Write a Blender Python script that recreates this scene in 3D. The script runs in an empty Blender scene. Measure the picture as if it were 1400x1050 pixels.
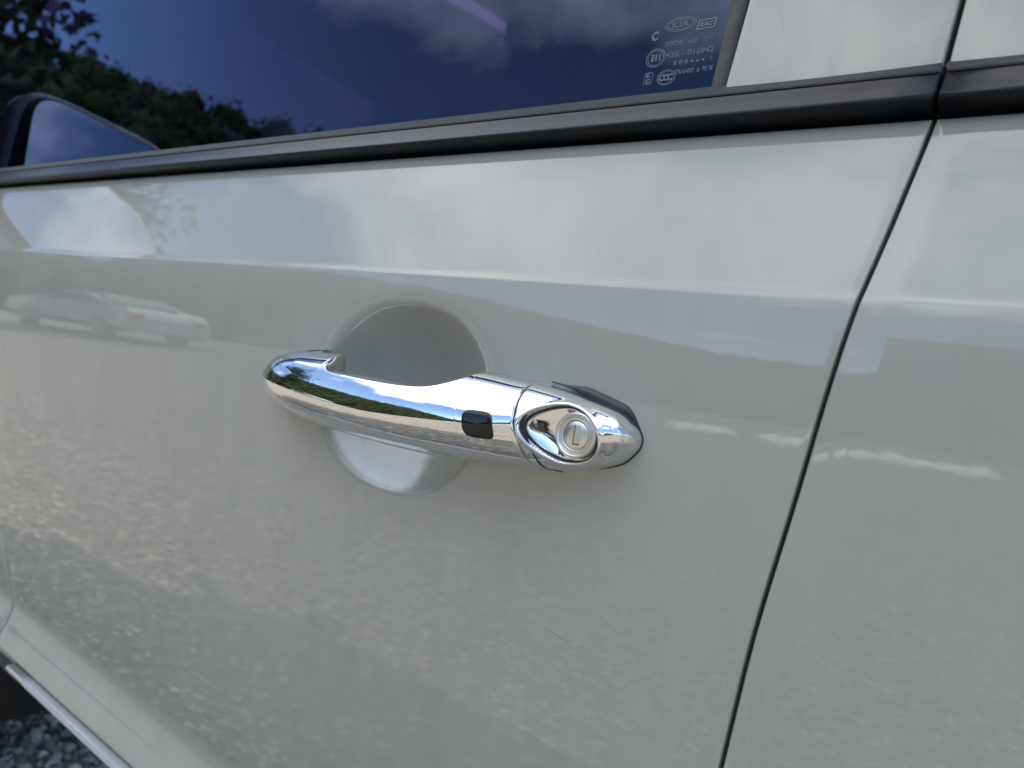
import bpy, bmesh, math, random
import numpy as np
from mathutils import Vector, Matrix, noise
R = math.radians
random.seed(4)
rng = np.random.default_rng(7)
scene = bpy.context.scene
COL = scene.collection

# ------------------------------------------------------------------ camera, sky, sun, exposure
cam_d = bpy.data.cameras.new("camera")
cam = bpy.data.objects.new("camera", cam_d); COL.objects.link(cam)
A = R(54.5); ROLL = math.atan(.1644)
fw = Vector((-math.cos(A), math.sin(A), 0)); rt0 = Vector((math.sin(A), math.cos(A), 0)); up0 = Vector((0, 0, 1))
rt = rt0 * math.cos(ROLL) + up0 * math.sin(ROLL); up = up0 * math.cos(ROLL) - rt0 * math.sin(ROLL)
m = Matrix((rt, up, -fw)).transposed().to_4x4(); m.translation = Vector((.18582, -.26052, .85))
cam.matrix_world = m
cam_d.sensor_width = 36; cam_d.lens = 971 / 1400 * 36
cam_d.clip_start = .01; cam_d.clip_end = 2000
cam_d.dof.use_dof = True; cam_d.dof.focus_distance = .335; cam_d.dof.aperture_fstop = 11
scene.camera = cam

CLOUD_SEED = 27.2
SUN_EL, SUN_AZ = 61, 16          # sun stands behind the car (azimuth from +Y towards +X)
world = bpy.data.worlds.new("World"); scene.world = world; world.use_nodes = True
def build_world():
    nt = world.node_tree; N = nt.nodes; L = nt.links; N.clear()
    out = N.new("ShaderNodeOutputWorld"); bg = N.new("ShaderNodeBackground")
    sky = N.new("ShaderNodeTexSky"); sky.sky_type = 'NISHITA'; sky.sun_disc = False
    sky.sun_elevation = R(SUN_EL); sky.sun_rotation = R(SUN_AZ); sky.air_density = 1.0; sky.dust_density = .3; sky.ozone_density = 2.0
    tc = N.new("ShaderNodeTexCoord"); sep = N.new("ShaderNodeSeparateXYZ"); L.new(tc.outputs['Generated'], sep.inputs[0])
    def math_(op, a, b=None, clamp=False):
        n = N.new("ShaderNodeMath"); n.operation = op; n.use_clamp = clamp
        for i, v in enumerate((a, b)):
            if v is None: continue
            if isinstance(v, (int, float)): n.inputs[i].default_value = v
            else: L.new(v, n.inputs[i])
        return n.outputs[0]
    zc = math_('ADD', math_('MAXIMUM', sep.outputs[2], 0.0), .22)
    cx = math_('DIVIDE', sep.outputs[0], zc); cy = math_('DIVIDE', sep.outputs[1], zc)
    comb = N.new("ShaderNodeCombineXYZ"); L.new(cx, comb.inputs[0]); L.new(cy, comb.inputs[1]); comb.inputs[2].default_value = CLOUD_SEED
    n1 = N.new("ShaderNodeTexNoise"); n1.inputs['Scale'].default_value = 1.15; n1.inputs['Detail'].default_value = 9; n1.inputs['Roughness'].default_value = .56; n1.inputs['Distortion'].default_value = .25
    L.new(comb.outputs[0], n1.inputs['Vector'])
    rmp = N.new("ShaderNodeValToRGB"); rmp.color_ramp.elements[0].position = .50; rmp.color_ramp.elements[1].position = .62
    L.new(math_('ADD', n1.outputs['Fac'], math_('MULTIPLY', math_('SUBTRACT', sep.outputs[2], .50), .34)), rmp.inputs[0])
    n2 = N.new("ShaderNodeTexNoise"); n2.inputs['Scale'].default_value = 3.1; n2.inputs['Detail'].default_value = 6
    L.new(comb.outputs[0], n2.inputs['Vector'])
    cr = N.new("ShaderNodeValToRGB"); cr.color_ramp.elements[0].position = .35; cr.color_ramp.elements[1].position = .7
    cr.color_ramp.elements[0].color = (5.2, 5.6, 6.4, 1); cr.color_ramp.elements[1].color = (11.0, 11.0, 11.0, 1)
    L.new(n2.outputs['Fac'], cr.inputs[0])
    mix = N.new("ShaderNodeMixRGB"); L.new(rmp.outputs[0], mix.inputs[0]); L.new(sky.outputs[0], mix.inputs[1]); L.new(cr.outputs[0], mix.inputs[2])
    L.new(mix.outputs[0], bg.inputs[0]); bg.inputs[1].default_value = .15
    L.new(bg.outputs[0], out.inputs[0])
build_world()
sun_d = bpy.data.lights.new("sun", 'SUN'); sun_d.energy = 2.6; sun_d.angle = R(.5); sun_d.color = (1, .95, .87)
sun = bpy.data.objects.new("sun", sun_d); COL.objects.link(sun)
sdir = Vector((math.sin(R(SUN_AZ)) * math.cos(R(SUN_EL)), math.cos(R(SUN_AZ)) * math.cos(R(SUN_EL)), math.sin(R(SUN_EL))))
sun.rotation_euler = sdir.to_track_quat('Z', 'Y').to_euler()
sun.location = sdir * 50
scene.view_settings.view_transform = 'Standard'; scene.view_settings.look = 'None'
scene.view_settings.exposure = 1.0; scene.view_settings.gamma = 1
scene.render.engine = 'CYCLES'
scene.cycles.max_bounces = 10; scene.cycles.transparent_max_bounces = 12; scene.cycles.glossy_bounces = 6

# ------------------------------------------------------------------ materials
class NT:
    def __init__(s, name):
        s.m = bpy.data.materials.new(name); s.m.use_nodes = True; s.t = s.m.node_tree; s.t.nodes.clear()
        s.out = s.n("ShaderNodeOutputMaterial")
    def n(s, k, **kw):
        x = s.t.nodes.new(k)
        for a, v in kw.items(): setattr(x, a, v)
        return x
    def l(s, a, b): s.t.links.new(a, b)
    def mth(s, op, a, b=None, c=None, clamp=False):
        n = s.n("ShaderNodeMath", operation=op, use_clamp=clamp)
        for i, v in enumerate((a, b, c)):
            if v is None: continue
            if isinstance(v, (int, float)): n.inputs[i].default_value = v
            else: s.l(v, n.inputs[i])
        return n.outputs[0]
    def noise(s, scale, detail=4, rough=.5, vec=None, dist=0):
        n = s.n("ShaderNodeTexNoise"); n.inputs['Scale'].default_value = scale; n.inputs['Detail'].default_value = detail
        n.inputs['Roughness'].default_value = rough; n.inputs['Distortion'].default_value = dist
        if vec is None: vec = s.obj()
        s.l(vec, n.inputs['Vector']); return n.outputs['Fac']
    def obj(s):
        if not hasattr(s, '_o'): s._o = s.n("ShaderNodeTexCoord").outputs['Object']
        return s._o
    def ramp(s, fac, stops):
        r = s.n("ShaderNodeValToRGB"); e = r.color_ramp.elements
        while len(e) < len(stops): e.new(.5)
        for i, (p, c) in enumerate(stops):
            e[i].position = p; e[i].color = (*c, 1) if len(c) == 3 else c
        s.l(fac, r.inputs[0]); return r.outputs[0]
    def mix(s, fac, a, b, mode='MIX'):
        n = s.n("ShaderNodeMixRGB", blend_type=mode)
        for i, v in enumerate((fac, a, b)):
            if isinstance(v, (int, float)): n.inputs[i].default_value = v
            elif isinstance(v, tuple): n.inputs[i].default_value = (*v, 1)
            else: s.l(v, n.inputs[i])
        return n.outputs[0]
    def bsdf(s, **kw):
        b = s.n("ShaderNodeBsdfPrincipled")
        for k, v in kw.items():
            i = b.inputs[k.replace('_', ' ')]
            if hasattr(v, 'links') or hasattr(v, 'is_linked'): s.l(v, i)
            elif isinstance(v, tuple): i.default_value = (*v, 1)
            else: i.default_value = v
        s.l(b.outputs[0], s.out.inputs[0]); return b
    def bump(s, h, strength, dist=.001):
        b = s.n("ShaderNodeBump"); b.inputs['Strength'].default_value = strength; b.inputs['Distance'].default_value = dist
        s.l(h, b.inputs['Height']); return b.outputs[0]

def simple(name, col, rough=.5, metal=0., spec=.5, var=.12, scale=40, bump=0, **kw):
    t = NT(name); f = t.noise(scale, 5, .6)
    c = t.mix(1, col, t.ramp(f, [(.3, (1 - var,) * 3), (.7, (1 + var,) * 3)]), 'MULTIPLY')
    b = t.bsdf(Base_Color=c, Roughness=rough, Metallic=metal, Specular_IOR_Level=spec, **kw)
    if bump: t.l(t.bump(t.noise(scale * 6, 3), bump, .0006), b.inputs['Normal'])
    return t.m

CUPC = (-.071, .8345, .0575, .0485)
def paint_material(name, col, marks=(), lip_sheen=None):
    """solid light paint under clear coat; a few scuffs of their own shape, optional painted sheen on the recess lip"""
    t = NT(name); o = t.obj()
    sep = t.n("ShaderNodeSeparateXYZ"); t.l(o, sep.inputs[0]); X, Z = sep.outputs[0], sep.outputs[2]
    dust = t.noise(14, 6, .65)
    mp = t.n("ShaderNodeMapping"); mp.inputs['Scale'].default_value = (60, 60, 6); t.l(o, mp.inputs[0])
    streak = t.noise(1, 4, .6, mp.outputs[0])
    c = t.mix(1, col, t.ramp(dust, [(.3, (.965, .965, .96)), (.7, (1.03, 1.03, 1.03))]), 'MULTIPLY')
    c = t.mix(1, c, t.ramp(streak, [(.35, (.975, .975, .97)), (.65, (1.015, 1.015, 1.015))]), 'MULTIPLY')
    grain = t.noise(900, 2, .5)
    fine = t.noise(2600, 1, .5)
    speck = t.ramp(fine, [(.74, (0, 0, 0)), (.80, (1, 1, 1))])
    c = t.mix(t.mth('MULTIPLY', speck, .28), c, (.16, .15, .13))
    for (x0, z0, x1, z1, w, dash, dark) in marks:
        dx, dz = x1 - x0, z1 - z0; ln = math.hypot(dx, dz); ux, uz = dx / ln, dz / ln
        rx = t.mth('SUBTRACT', X, x0); rz = t.mth('SUBTRACT', Z, z0)
        along = t.mth('ADD', t.mth('MULTIPLY', rx, ux), t.mth('MULTIPLY', rz, uz))
        perp = t.mth('ABSOLUTE', t.mth('SUBTRACT', t.mth('MULTIPLY', rx, uz), t.mth('MULTIPLY', rz, ux)))
        perp = t.mth('ADD', perp, t.mth('MULTIPLY', t.mth('SUBTRACT', grain, .5), w * 2.2))
        inl = t.mth('MULTIPLY', t.mth('GREATER_THAN', along, 0), t.mth('LESS_THAN', along, ln))
        line = t.mth('SUBTRACT', 1, t.mth('DIVIDE', t.mth('ABSOLUTE', perp), w), clamp=True)
        k = t.mth('MULTIPLY', line, inl)
        if dash: k = t.mth('MULTIPLY', k, t.ramp(grain, [(.5 - .0, (0, 0, 0)), (.58, (1, 1, 1))]))
        c = t.mix(t.mth('MULTIPLY', k, dark, clamp=True), c, (.05, .05, .05))
    if lip_sheen:
        # pale patch painted in for reflected light on the lower lip of the recess
        x0, x1, z0, z1 = lip_sheen
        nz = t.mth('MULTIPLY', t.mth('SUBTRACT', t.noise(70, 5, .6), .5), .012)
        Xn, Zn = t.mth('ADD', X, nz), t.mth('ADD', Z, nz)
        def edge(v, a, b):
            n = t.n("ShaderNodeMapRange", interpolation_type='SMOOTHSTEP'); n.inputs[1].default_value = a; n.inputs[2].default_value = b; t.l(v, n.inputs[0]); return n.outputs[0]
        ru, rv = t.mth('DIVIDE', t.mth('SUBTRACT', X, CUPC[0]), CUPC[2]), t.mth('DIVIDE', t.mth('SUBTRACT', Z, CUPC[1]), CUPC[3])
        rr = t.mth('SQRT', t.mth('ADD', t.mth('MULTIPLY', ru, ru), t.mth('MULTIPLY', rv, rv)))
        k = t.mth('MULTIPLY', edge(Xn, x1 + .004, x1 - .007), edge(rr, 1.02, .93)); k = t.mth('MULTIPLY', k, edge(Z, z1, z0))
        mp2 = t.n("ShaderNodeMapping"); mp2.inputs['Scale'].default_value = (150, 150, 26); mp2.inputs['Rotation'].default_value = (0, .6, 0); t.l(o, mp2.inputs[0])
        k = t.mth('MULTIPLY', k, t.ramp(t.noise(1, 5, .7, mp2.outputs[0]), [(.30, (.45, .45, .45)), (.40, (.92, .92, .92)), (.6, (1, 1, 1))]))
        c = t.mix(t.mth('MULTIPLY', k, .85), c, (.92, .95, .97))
    peel = t.noise(150, 2, .5)
    rough = t.ramp(t.noise(9, 5, .6), [(.3, (.012,) * 3), (.75, (.05,) * 3)])
    b = t.bsdf(Base_Color=c, Roughness=.55, Specular_IOR_Level=.0, Coat_Weight=1., Coat_IOR=1.57, Coat_Roughness=rough)
    t.l(t.bump(peel, .008, .0006), b.inputs['Coat Normal'])
    return t.m

MARKS = [(-.0430, .7495, -.0030, .7395, .00022, True, 1.0), (.0335, .7490, .0455, .7470, .00016, False, .8),
         (.0040, .7880, .0480, .7800, .00014, True, .55), (-.0050, .8000, .0110, .7950, .00012, True, .5)]
PILLAR_MARKS = [(.0800, 1.0270, .0850, 1.0135, .00014, False, .45), (.1010, 1.0180, .1080, 1.0240, .00012, False, .4), (.096, 1.0155, .0975, 1.025, .0001, False, .25)]
PAINT = (.350, .350, .314)
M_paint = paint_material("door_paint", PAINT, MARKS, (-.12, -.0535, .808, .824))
M_paint2 = paint_material("body_paint", PAINT, PILLAR_MARKS)

def chrome_material():
    t = NT("chrome")
    sm = t.noise(70, 5, .6)
    r = t.ramp(sm, [(.35, (.02,) * 3), (.55, (.05,) * 3), (.75, (.11,) * 3)])
    b = t.bsdf(Base_Color=(.80, .805, .815), Metallic=1., Roughness=r)
    t.l(t.bump(t.noise(260, 2), .012, .0004), b.inputs['Normal'])
    return t.m
M_chrome = chrome_material()
M_steel = simple("lock_steel", (.72, .71, .68), .33, 1., var=.06, scale=300, bump=.05)
M_black = simple("black_plastic", (.012, .012, .013), .35, var=.2)
M_piano = simple("sensor_black", (.004, .004, .006), .12, var=.1, spec=.5)
M_seal = simple("rubber_seal", (.035, .035, .036), .75, var=.25, scale=120, bump=.15)
M_seal_grey = simple("weathered_rubber", (.085, .083, .080), .8, var=.2, scale=90, bump=.2)
M_mould = simple("moulding_plastic", (.008, .009, .012), .30, var=.25, scale=60, spec=.24, bump=.05)
M_wiper = simple("wiper_rubber", (.024, .024, .025), .7, var=.3, scale=80, bump=.12)
M_dark = simple("underbody", (.012, .012, .012), .8)
M_tyre = simple("tyre_rubber", (.018, .018, .018), .8, bump=.2)
M_alloy = simple("alloy", (.55, .55, .56), .3, 1.)
M_seat = simple("seat_cloth", (.50, .46, .52), .9, scale=200, bump=.3)
M_trim = simple("cabin_trim", (.05, .048, .052), .6, scale=200, bump=.2)
M_trim_l = simple("cabin_lining", (.16, .15, .16), .8, scale=100)
M_etch = simple("etched_frit", (.30, .34, .42), .7, var=.15, scale=900)
M_mirror = simple("mirror_silver", (.82, .83, .84), .02, 1., var=.02)

def glass_material(name, tint, f0=.04):
    t = NT(name); lw = t.n("ShaderNodeLayerWeight"); lw.inputs[0].default_value = .5
    fac = t.mth('ADD', t.mth('MULTIPLY', t.mth('POWER', lw.outputs['Facing'], 5.0), 1 - f0), f0)
    tr = t.n("ShaderNodeBsdfTransparent"); tr.inputs[0].default_value = (*tint, 1)
    gl = t.n("ShaderNodeBsdfGlossy"); gl.inputs['Roughness'].default_value = .004; gl.inputs['Color'].default_value = (.54, .68, 1, 1)
    sm = t.noise(11, 5, .6); bp = t.bump(t.noise(5, 2), .02, .001); t.l(bp, gl.inputs['Normal'])
    dif = t.n("ShaderNodeBsdfDiffuse"); dif.inputs[0].default_value = (.5, .5, .5, 1)
    mx = t.n("ShaderNodeMixShader"); t.l(fac, mx.inputs[0]); t.l(tr.outputs[0], mx.inputs[1]); t.l(gl.outputs[0], mx.inputs[2])
    m2 = t.n("ShaderNodeMixShader"); t.l(t.ramp(sm, [(.4, (0, 0, 0)), (.8, (.010, .010, .010))]), m2.inputs[0])
    t.l(mx.outputs[0], m2.inputs[1]); t.l(dif.outputs[0], m2.inputs[2])
    t.l(m2.outputs[0], t.out.inputs[0]); return t.m
M_glass = glass_material("tinted_glass", (.21, .15, .24), .058)
M_clear = glass_material("clear_glass", (.46, .49, .48))

def ground_material():
    t = NT("gravel_lot")
    def vor(scale):
        v = t.n("ShaderNodeTexVoronoi"); v.inputs['Scale'].default_value = scale; t.l(t.obj(), v.inputs['Vector']); return v
    v1, v2 = vor(52), vor(120)
    c1 = t.ramp(t.n("ShaderNodeSeparateColor").outputs[0] if False else v1.outputs['Distance'], [(.0, (.40, .37, .32)), (.5, (.27, .25, .215)), (.8, (.12, .11, .095))])
    sc = t.n("ShaderNodeSeparateColor"); t.l(v1.outputs['Color'], sc.inputs[0])
    tone = t.ramp(sc.outputs[0], [(0, (.45, .45, .47)), (.55, (.95, .93, .9)), (.84, (1.15, 1.12, 1.06)), (.92, (2.2, 2.15, 2.02))])
    c = t.mix(1, c1, tone, 'MULTIPLY')
    big = t.ramp(t.noise(.35, 6, .62), [(.3, (.92, .92, .93)), (.7, (1.06, 1.05, 1.03))])
    c = t.mix(1, c, big, 'MULTIPLY')
    c = t.mix(.35, c, t.ramp(v2.outputs['Distance'], [(0, (.42, .4, .36)), (.8, (.1, .09, .08))]))
    b = t.bsdf(Base_Color=c, Roughness=.95, Specular_IOR_Level=.1)
    t.l(t.bump(v1.outputs['Distance'], .6, -.02), b.inputs['Normal'])
    return t.m
M_ground = ground_material()
def foliage_material(name, a, b_, c_):
    t = NT(name); f = t.noise(.5, 8, .7); g = t.noise(3.2, 4, .6)
    c = t.ramp(f, [(.3, a), (.5, b_), (.72, c_)])
    c = t.mix(1, c, t.ramp(g, [(.3, (.78, .78, .78)), (.7, (1.18, 1.18, 1.15))]), 'MULTIPLY')
    t.bsdf(Base_Color=c, Roughness=.8, Specular_IOR_Level=.15); return t.m
M_forest = foliage_material("forest_leaves", (.006, .011, .003), (.016, .028, .007), (.040, .050, .013))
M_leaf = foliage_material("tree_leaves", (.006, .010, .003), (.014, .022, .006), (.03, .038, .010))
M_bark = simple("bark", (.07, .055, .04), .9, scale=12, bump=.5)
M_soil = simple("hill_soil", (.012, .017, .006), .95, scale=.6)
M_rock = simple("pale_rock", (.80, .79, .76), .85, scale=6, var=.3, bump=.5)
M_conc = simple("grey_render", (.075, .077, .08), .9, scale=3, var=.12)
M_winglass = simple("building_glass", (.03, .04, .05), .06, spec=.7)
M_white = simple("white_car_paint", (.42, .43, .43), .12, spec=.6, var=.02, Coat_Weight=1.)
def stone_material():
    t = NT("gravel_stone"); oi = t.n("ShaderNodeVertexColor"); oi.layer_name = "tone"
    c = t.mix(1, oi.outputs[0], t.ramp(t.noise(120, 4, .6), [(.3, (.7, .7, .7)), (.7, (1.3, 1.3, 1.3))]), 'MULTIPLY')
    t.bsdf(Base_Color=c, Roughness=.9, Specular_IOR_Level=.2); return t.m
M_stone = stone_material()

# ------------------------------------------------------------------ mesh helpers
def link(name, me, mat, parent=None, smooth=True):
    o = bpy.data.objects.new(name, me); COL.objects.link(o)
    if mat: me.materials.append(mat)
    if smooth: me.polygons.foreach_set('use_smooth', [True] * len(me.polygons))
    if parent: o.parent = parent
    me.update(); return o
def mesh(name, verts, faces, mat, parent=None, smooth=True):
    me = bpy.data.meshes.new(name); me.from_pydata([tuple(map(float, v)) for v in verts], [], faces)
    return link(name, me, mat, parent, smooth)
def grid(name, P, mat, parent=None, closed=False, smooth=True, flip=False, extra=None):
    ny, nx = P.shape[:2]; faces = []
    for j in range(ny - 1):
        for i in range(nx if closed else nx - 1):
            k = (i + 1) % nx
            f = (j * nx + i, j * nx + k, (j + 1) * nx + k, (j + 1) * nx + i)
            faces.append(f[::-1] if flip else f)
    if extra: faces += extra
    return mesh(name, P.reshape(-1, 3), faces, mat, parent, smooth)
def bm_obj(name, bm, mat, parent=None, smooth=False):
    me = bpy.data.meshes.new(name); bm.to_mesh(me); bm.free(); return link(name, me, mat, parent, smooth)
def box_bm(bm, x0, x1, y0, y1, z0, z1, bev=0, seg=2):
    r = bmesh.ops.create_cube(bm, size=1)
    for v in r['verts']: v.co = Vector(((x0 + x1) / 2 + v.co.x * (x1 - x0), (y0 + y1) / 2 + v.co.y * (y1 - y0), (z0 + z1) / 2 + v.co.z * (z1 - z0)))
    if bev:
        ed = list({e for v in r['verts'] for e in v.link_edges}); bmesh.ops.bevel(bm, geom=ed, offset=bev, segments=seg, profile=.7, affect='EDGES')
def box(name, b, mat, parent=None, bev=0, smooth=False):
    bm = bmesh.new(); box_bm(bm, *b, bev=bev); return bm_obj(name, bm, mat, parent, smooth)
def prism(name, poly, axis, a0, a1, mat, parent=None, bev=0, smooth=False):
    """closed outline extruded along an axis ('x' or 'y'); poly is (u,z)"""
    bm = bmesh.new()
    mk = (lambda u, z, a: (a, u, z)) if axis == 'x' else (lambda u, z, a: (u, a, z))
    va = [bm.verts.new(mk(u, z, a0)) for u, z in poly]; vb = [bm.verts.new(mk(u, z, a1)) for u, z in poly]; n = len(poly)
    bm.faces.new(va); bm.faces.new(vb[::-1])
    for i in range(n): bm.faces.new((va[i], vb[i], vb[(i + 1) % n], va[(i + 1) % n]))
    bmesh.ops.recalc_face_normals(bm, faces=bm.faces)
    if bev: bmesh.ops.bevel(bm, geom=list(bm.edges), offset=bev, segments=2, profile=.7, affect='EDGES')
    return bm_obj(name, bm, mat, parent, smooth)
def tag(o, label=None, cat=None, group=None, kind=None):
    for k, v in (('label', label), ('category', cat), ('group', group), ('kind', kind)):
        if v: o[k] = v
    return o
def empty(name, loc, label, cat, group=None):
    o = bpy.data.objects.new(name, None); COL.objects.link(o); o.location = loc; return tag(o, label, cat, group)
def lathe(name, prof, mat, parent, center, seg=64, axis='y'):
    """profile of (radius, depth); turned about an axis"""
    V = []
    for r, d in prof:
        for k in range(seg):
            a = 2 * math.pi * k / seg
            V.append((center[0] + r * math.cos(a), center[1] + d, center[2] + r * math.sin(a)) if axis == 'y' else (center[0] + r * math.cos(a), center[1] + r * math.sin(a), center[2] + d))
    F = []
    for j in range(len(prof) - 1):
        for k in range(seg): F.append((j * seg + k, j * seg + (k + 1) % seg, (j + 1) * seg + (k + 1) % seg, (j + 1) * seg + k))
    F.append(tuple(range((len(prof) - 1) * seg, len(prof) * seg)))
    return mesh(name, V, F, mat, parent)
def catmull(pts, n=24):
    p = np.array(pts, float); p = np.vstack([2 * p[0] - p[1], p, 2 * p[-1] - p[-2]]); out = []
    for i in range(1, len(p) - 2):
        for t in np.linspace(0, 1, n, endpoint=False):
            a, b, c, d = p[i - 1:i + 3]
            out.append(.5 * (2 * b + (c - a) * t + (2 * a - 5 * b + 4 * c - d) * t * t + (3 * b - a - 3 * c + d) * t ** 3))
    out.append(p[-2]); return np.array(out)
def sstep(a, b, x):
    t = np.clip((np.asarray(x, float) - a) / (b - a), 0, 1); return t * t * (3 - 2 * t)

# ------------------------------------------------------------------ the car
car = tag(empty("parked_car", (0, 0, 0), "x", "car"), "pale grey-white car in close-up, with chrome door handle, black belt moulding and dark tinted window", "car")
def part(name):                       # an Empty cannot hold masks, so parts are meshes; this only parents
    return car

# side profile: outward tilt (degrees, + = facing up) against height
TH = [(.40, 0), (.495, 0), (.525, 5), (.533, 16), (.545, 23), (.554, 12), (.564, -6), (.573, -17), (.62, -13), (.70, -8), (.78, -4), (.84, -1.6), (.862, -.3), (.869, .4),
      (.875, 1.6), (.88, 3.5), (.885, 6), (.89, 8.3), (.8962, 10.5), (.8972, 12), (.8980, 27), (.8992, 28), (.9018, 20), (.94, 19), (.965, 22), (1.0, 22)]
_zs = np.arange(.40, 1.0, .0005); _th = np.interp(_zs, [a for a, b in TH], [b for a, b in TH])
_ys = np.concatenate([[0], np.cumsum(np.tan(np.radians((_th[1:] + _th[:-1]) / 2)) * .0005)]); _ys -= np.interp(.84, _zs, _ys)
def Yp(z): return np.interp(z, _zs, _ys)
GAP = [(.44, .094), (.58, .1005), (.66, .108), (.7236, .1147), (.7752, .1198), (.8245, .1266), (.8625, .1313), (.8949, .1358), (.9287, .1411), (.9678, .1463), (.998, .1478), (1.03, .1490), (1.45, .180)]
_g = catmull(GAP)
def XG(z): return np.interp(z, _g[:, 0], _g[:, 1])
def XF(z): return -.567 - .9 * np.maximum(0, np.asarray(z) - .625)
Z_TOP, Z_BOT = .9695, .527
CUP = (-.071, .8345, .0575, .0485, .029)
def panel_y(x, z):
    y = Yp(z)
    u, v = (x - CUP[0]) / CUP[2], (z - CUP[1]) / CUP[3]
    r2 = np.abs(u) ** 2.25 + np.abs(v) ** 2.25
    soft = lambda q, k: np.where(q / k > 30, q, k * np.log1p(np.exp(np.clip(q / k, -40, 30))))
    hi = .0225 * np.clip(soft(1 - r2, .07), 0, 1.2) ** .88     # steep upper wall, flat floor
    lo = .028 * np.tanh(1.35 * soft(1 - np.sqrt(r2), .014))                                     # sloping lower lip
    wz = sstep(-.55, .35, v)
    return y + hi * wz + lo * (1 - wz)
def z_rows():
    a = np.concatenate([np.linspace(Z_BOT, .54, 10), np.linspace(.541, .59, 30), np.linspace(.594, .775, 26), np.linspace(.7765, .893, 84), np.linspace(.8935, .905, 30), np.linspace(.908, Z_TOP, 22)])
    return a
def side_panel(name, xcols, left_hem, right_hem, mat, parent, cup=False):
    """xcols(z) -> array of x; edges are hemmed inwards all round"""
    zr = z_rows(); rows = []
    top = [(Z_TOP + .0011 * math.sin(a), .0022 * (1 - math.cos(a)) + .0004) for a in np.linspace(.3, 1.57, 5)] + [(Z_TOP + .0011, .012)]
    bot = [(Z_BOT - .0022 * math.sin(a), .0022 * (1 - math.cos(a))) for a in np.linspace(1.57, .3, 4)]
    bot = [(Z_BOT - .0022, .012)] + bot
    zz = [(b[0], b[1]) for b in bot] + [(z, 0) for z in zr] + top
    for z, dy in zz:
        zc = min(max(z, Z_BOT), Z_TOP); x = xcols(zc); y = (panel_y(x, np.full_like(x, zc)) if cup else Yp(zc) + 0 * x) + dy
        P = [(xx, yy, z) for xx, yy in zip(x, y)]
        hem = [(.0006 * math.sin(a), .0008 * (1 - math.cos(a))) for a in np.linspace(.3, 1.57, 5)]
        L_ = [(P[0][0] - hx, P[0][1] + hy, z) for hx, hy in hem] + [(P[0][0] - .0006, P[0][1] + .010, z)]
        R_ = [(P[-1][0] + hx, P[-1][1] + hy, z) for hx, hy in hem] + [(P[-1][0] + .0006, P[-1][1] + .010, z)]
        rows.append(L_[::-1] + P + R_)
    return grid(name, np.array(rows), mat, parent)
_mid = np.concatenate([np.linspace(-.15, .0, 116), np.linspace(.0025, .09, 34)])
def door_cols(z):
    xl, xr = float(XF(z)), float(XG(z)) - .0014
    return np.concatenate([np.linspace(xl, -.154, 60), _mid, np.linspace(.094, xr, 16)])
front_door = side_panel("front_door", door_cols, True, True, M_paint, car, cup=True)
tag(front_door, "front door of pale grey-white paint")
rear_door = side_panel("rear_door", lambda z: np.linspace(float(XG(z)) + .0014, 1.0, 70), True, True, M_paint2, car)
tag(rear_door, "rear door of pale grey-white paint")
# fender ahead of the door
def fender():
    rows = []
    for z in z_rows():
        xr = float(XF(z)) - .004; xl = -1.85
        x = np.linspace(xl, xr, 60); keep = x.copy()
        d = .36 ** 2 - (z - .36) ** 2
        if d > 0:
            lim = -1.42 + math.sqrt(d); x = np.linspace(min(lim, xr - .02), xr, 60)
        y = Yp(z) + .03 * np.clip((-.9 - x) / .6, 0, 1) ** 2
        rows.append([(a, b, z) for a, b in zip(x, y)] + [(xr + .0008, y[-1] + .001, z), (xr + .0009, y[-1] + .012, z)])
    return grid("front_fender", np.array(rows), M_paint2, car)
fender()

# dark door aperture behind the gaps
def aperture(name, xs, parent):
    rows = []
    for z in np.linspace(.50, 1.42, 60):
        y = Yp(min(z, .985)) + max(0, z - .985) * math.tan(R(7)) + .011; x = xs(z)
        rows.append([(x - .03, y, z), (x + .03, y, z), (x + .03, y + .03, z), (x - .03, y + .03, z)])
    return grid(name, np.array(rows), M_seal, parent, closed=True, smooth=False)
aperture("door_aperture_seal", lambda z: float(XG(z)), car)
aperture("door_aperture_seal", lambda z: float(XF(z)), car)

# sill (rocker) with its bright edge trim
sill = prism("sill_panel", [(.040, .5225), (.120, .5225), (.17, .42), (.14, .42), (.060, .500), (.040, .514)], 'x', -.64, 1.2, M_paint2, car, bev=.003, smooth=True)
def swept(name, prof, x0, x1, mat, parent, n=40, cap=True, xend=None):
    """profile (y,z) swept along x with closed ends"""
    P = np.array([[(x, y, z) for y, z in prof] for x in np.linspace(x0, x1, n)])
    if xend is not None:
        for k, (y, z) in enumerate(prof): P[:, k, 0] = x0 + (xend(z) - x0) * np.linspace(0, 1, n)
    nx = len(prof); ex = [tuple(range(nx))[::-1], tuple(range((n - 1) * nx, n * nx))]
    return grid(name, P, mat, parent, closed=True, extra=ex)
trim = swept("sill_trim", catmull([(.0275, .5220), (.0262, .5195), (.0275, .5165), (.033, .5155), (.042, .5160), (.043, .5215), (.033, .5225), (.0275, .5220)], 4)[:-1], -.527, 1.2, M_white, sill)

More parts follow.
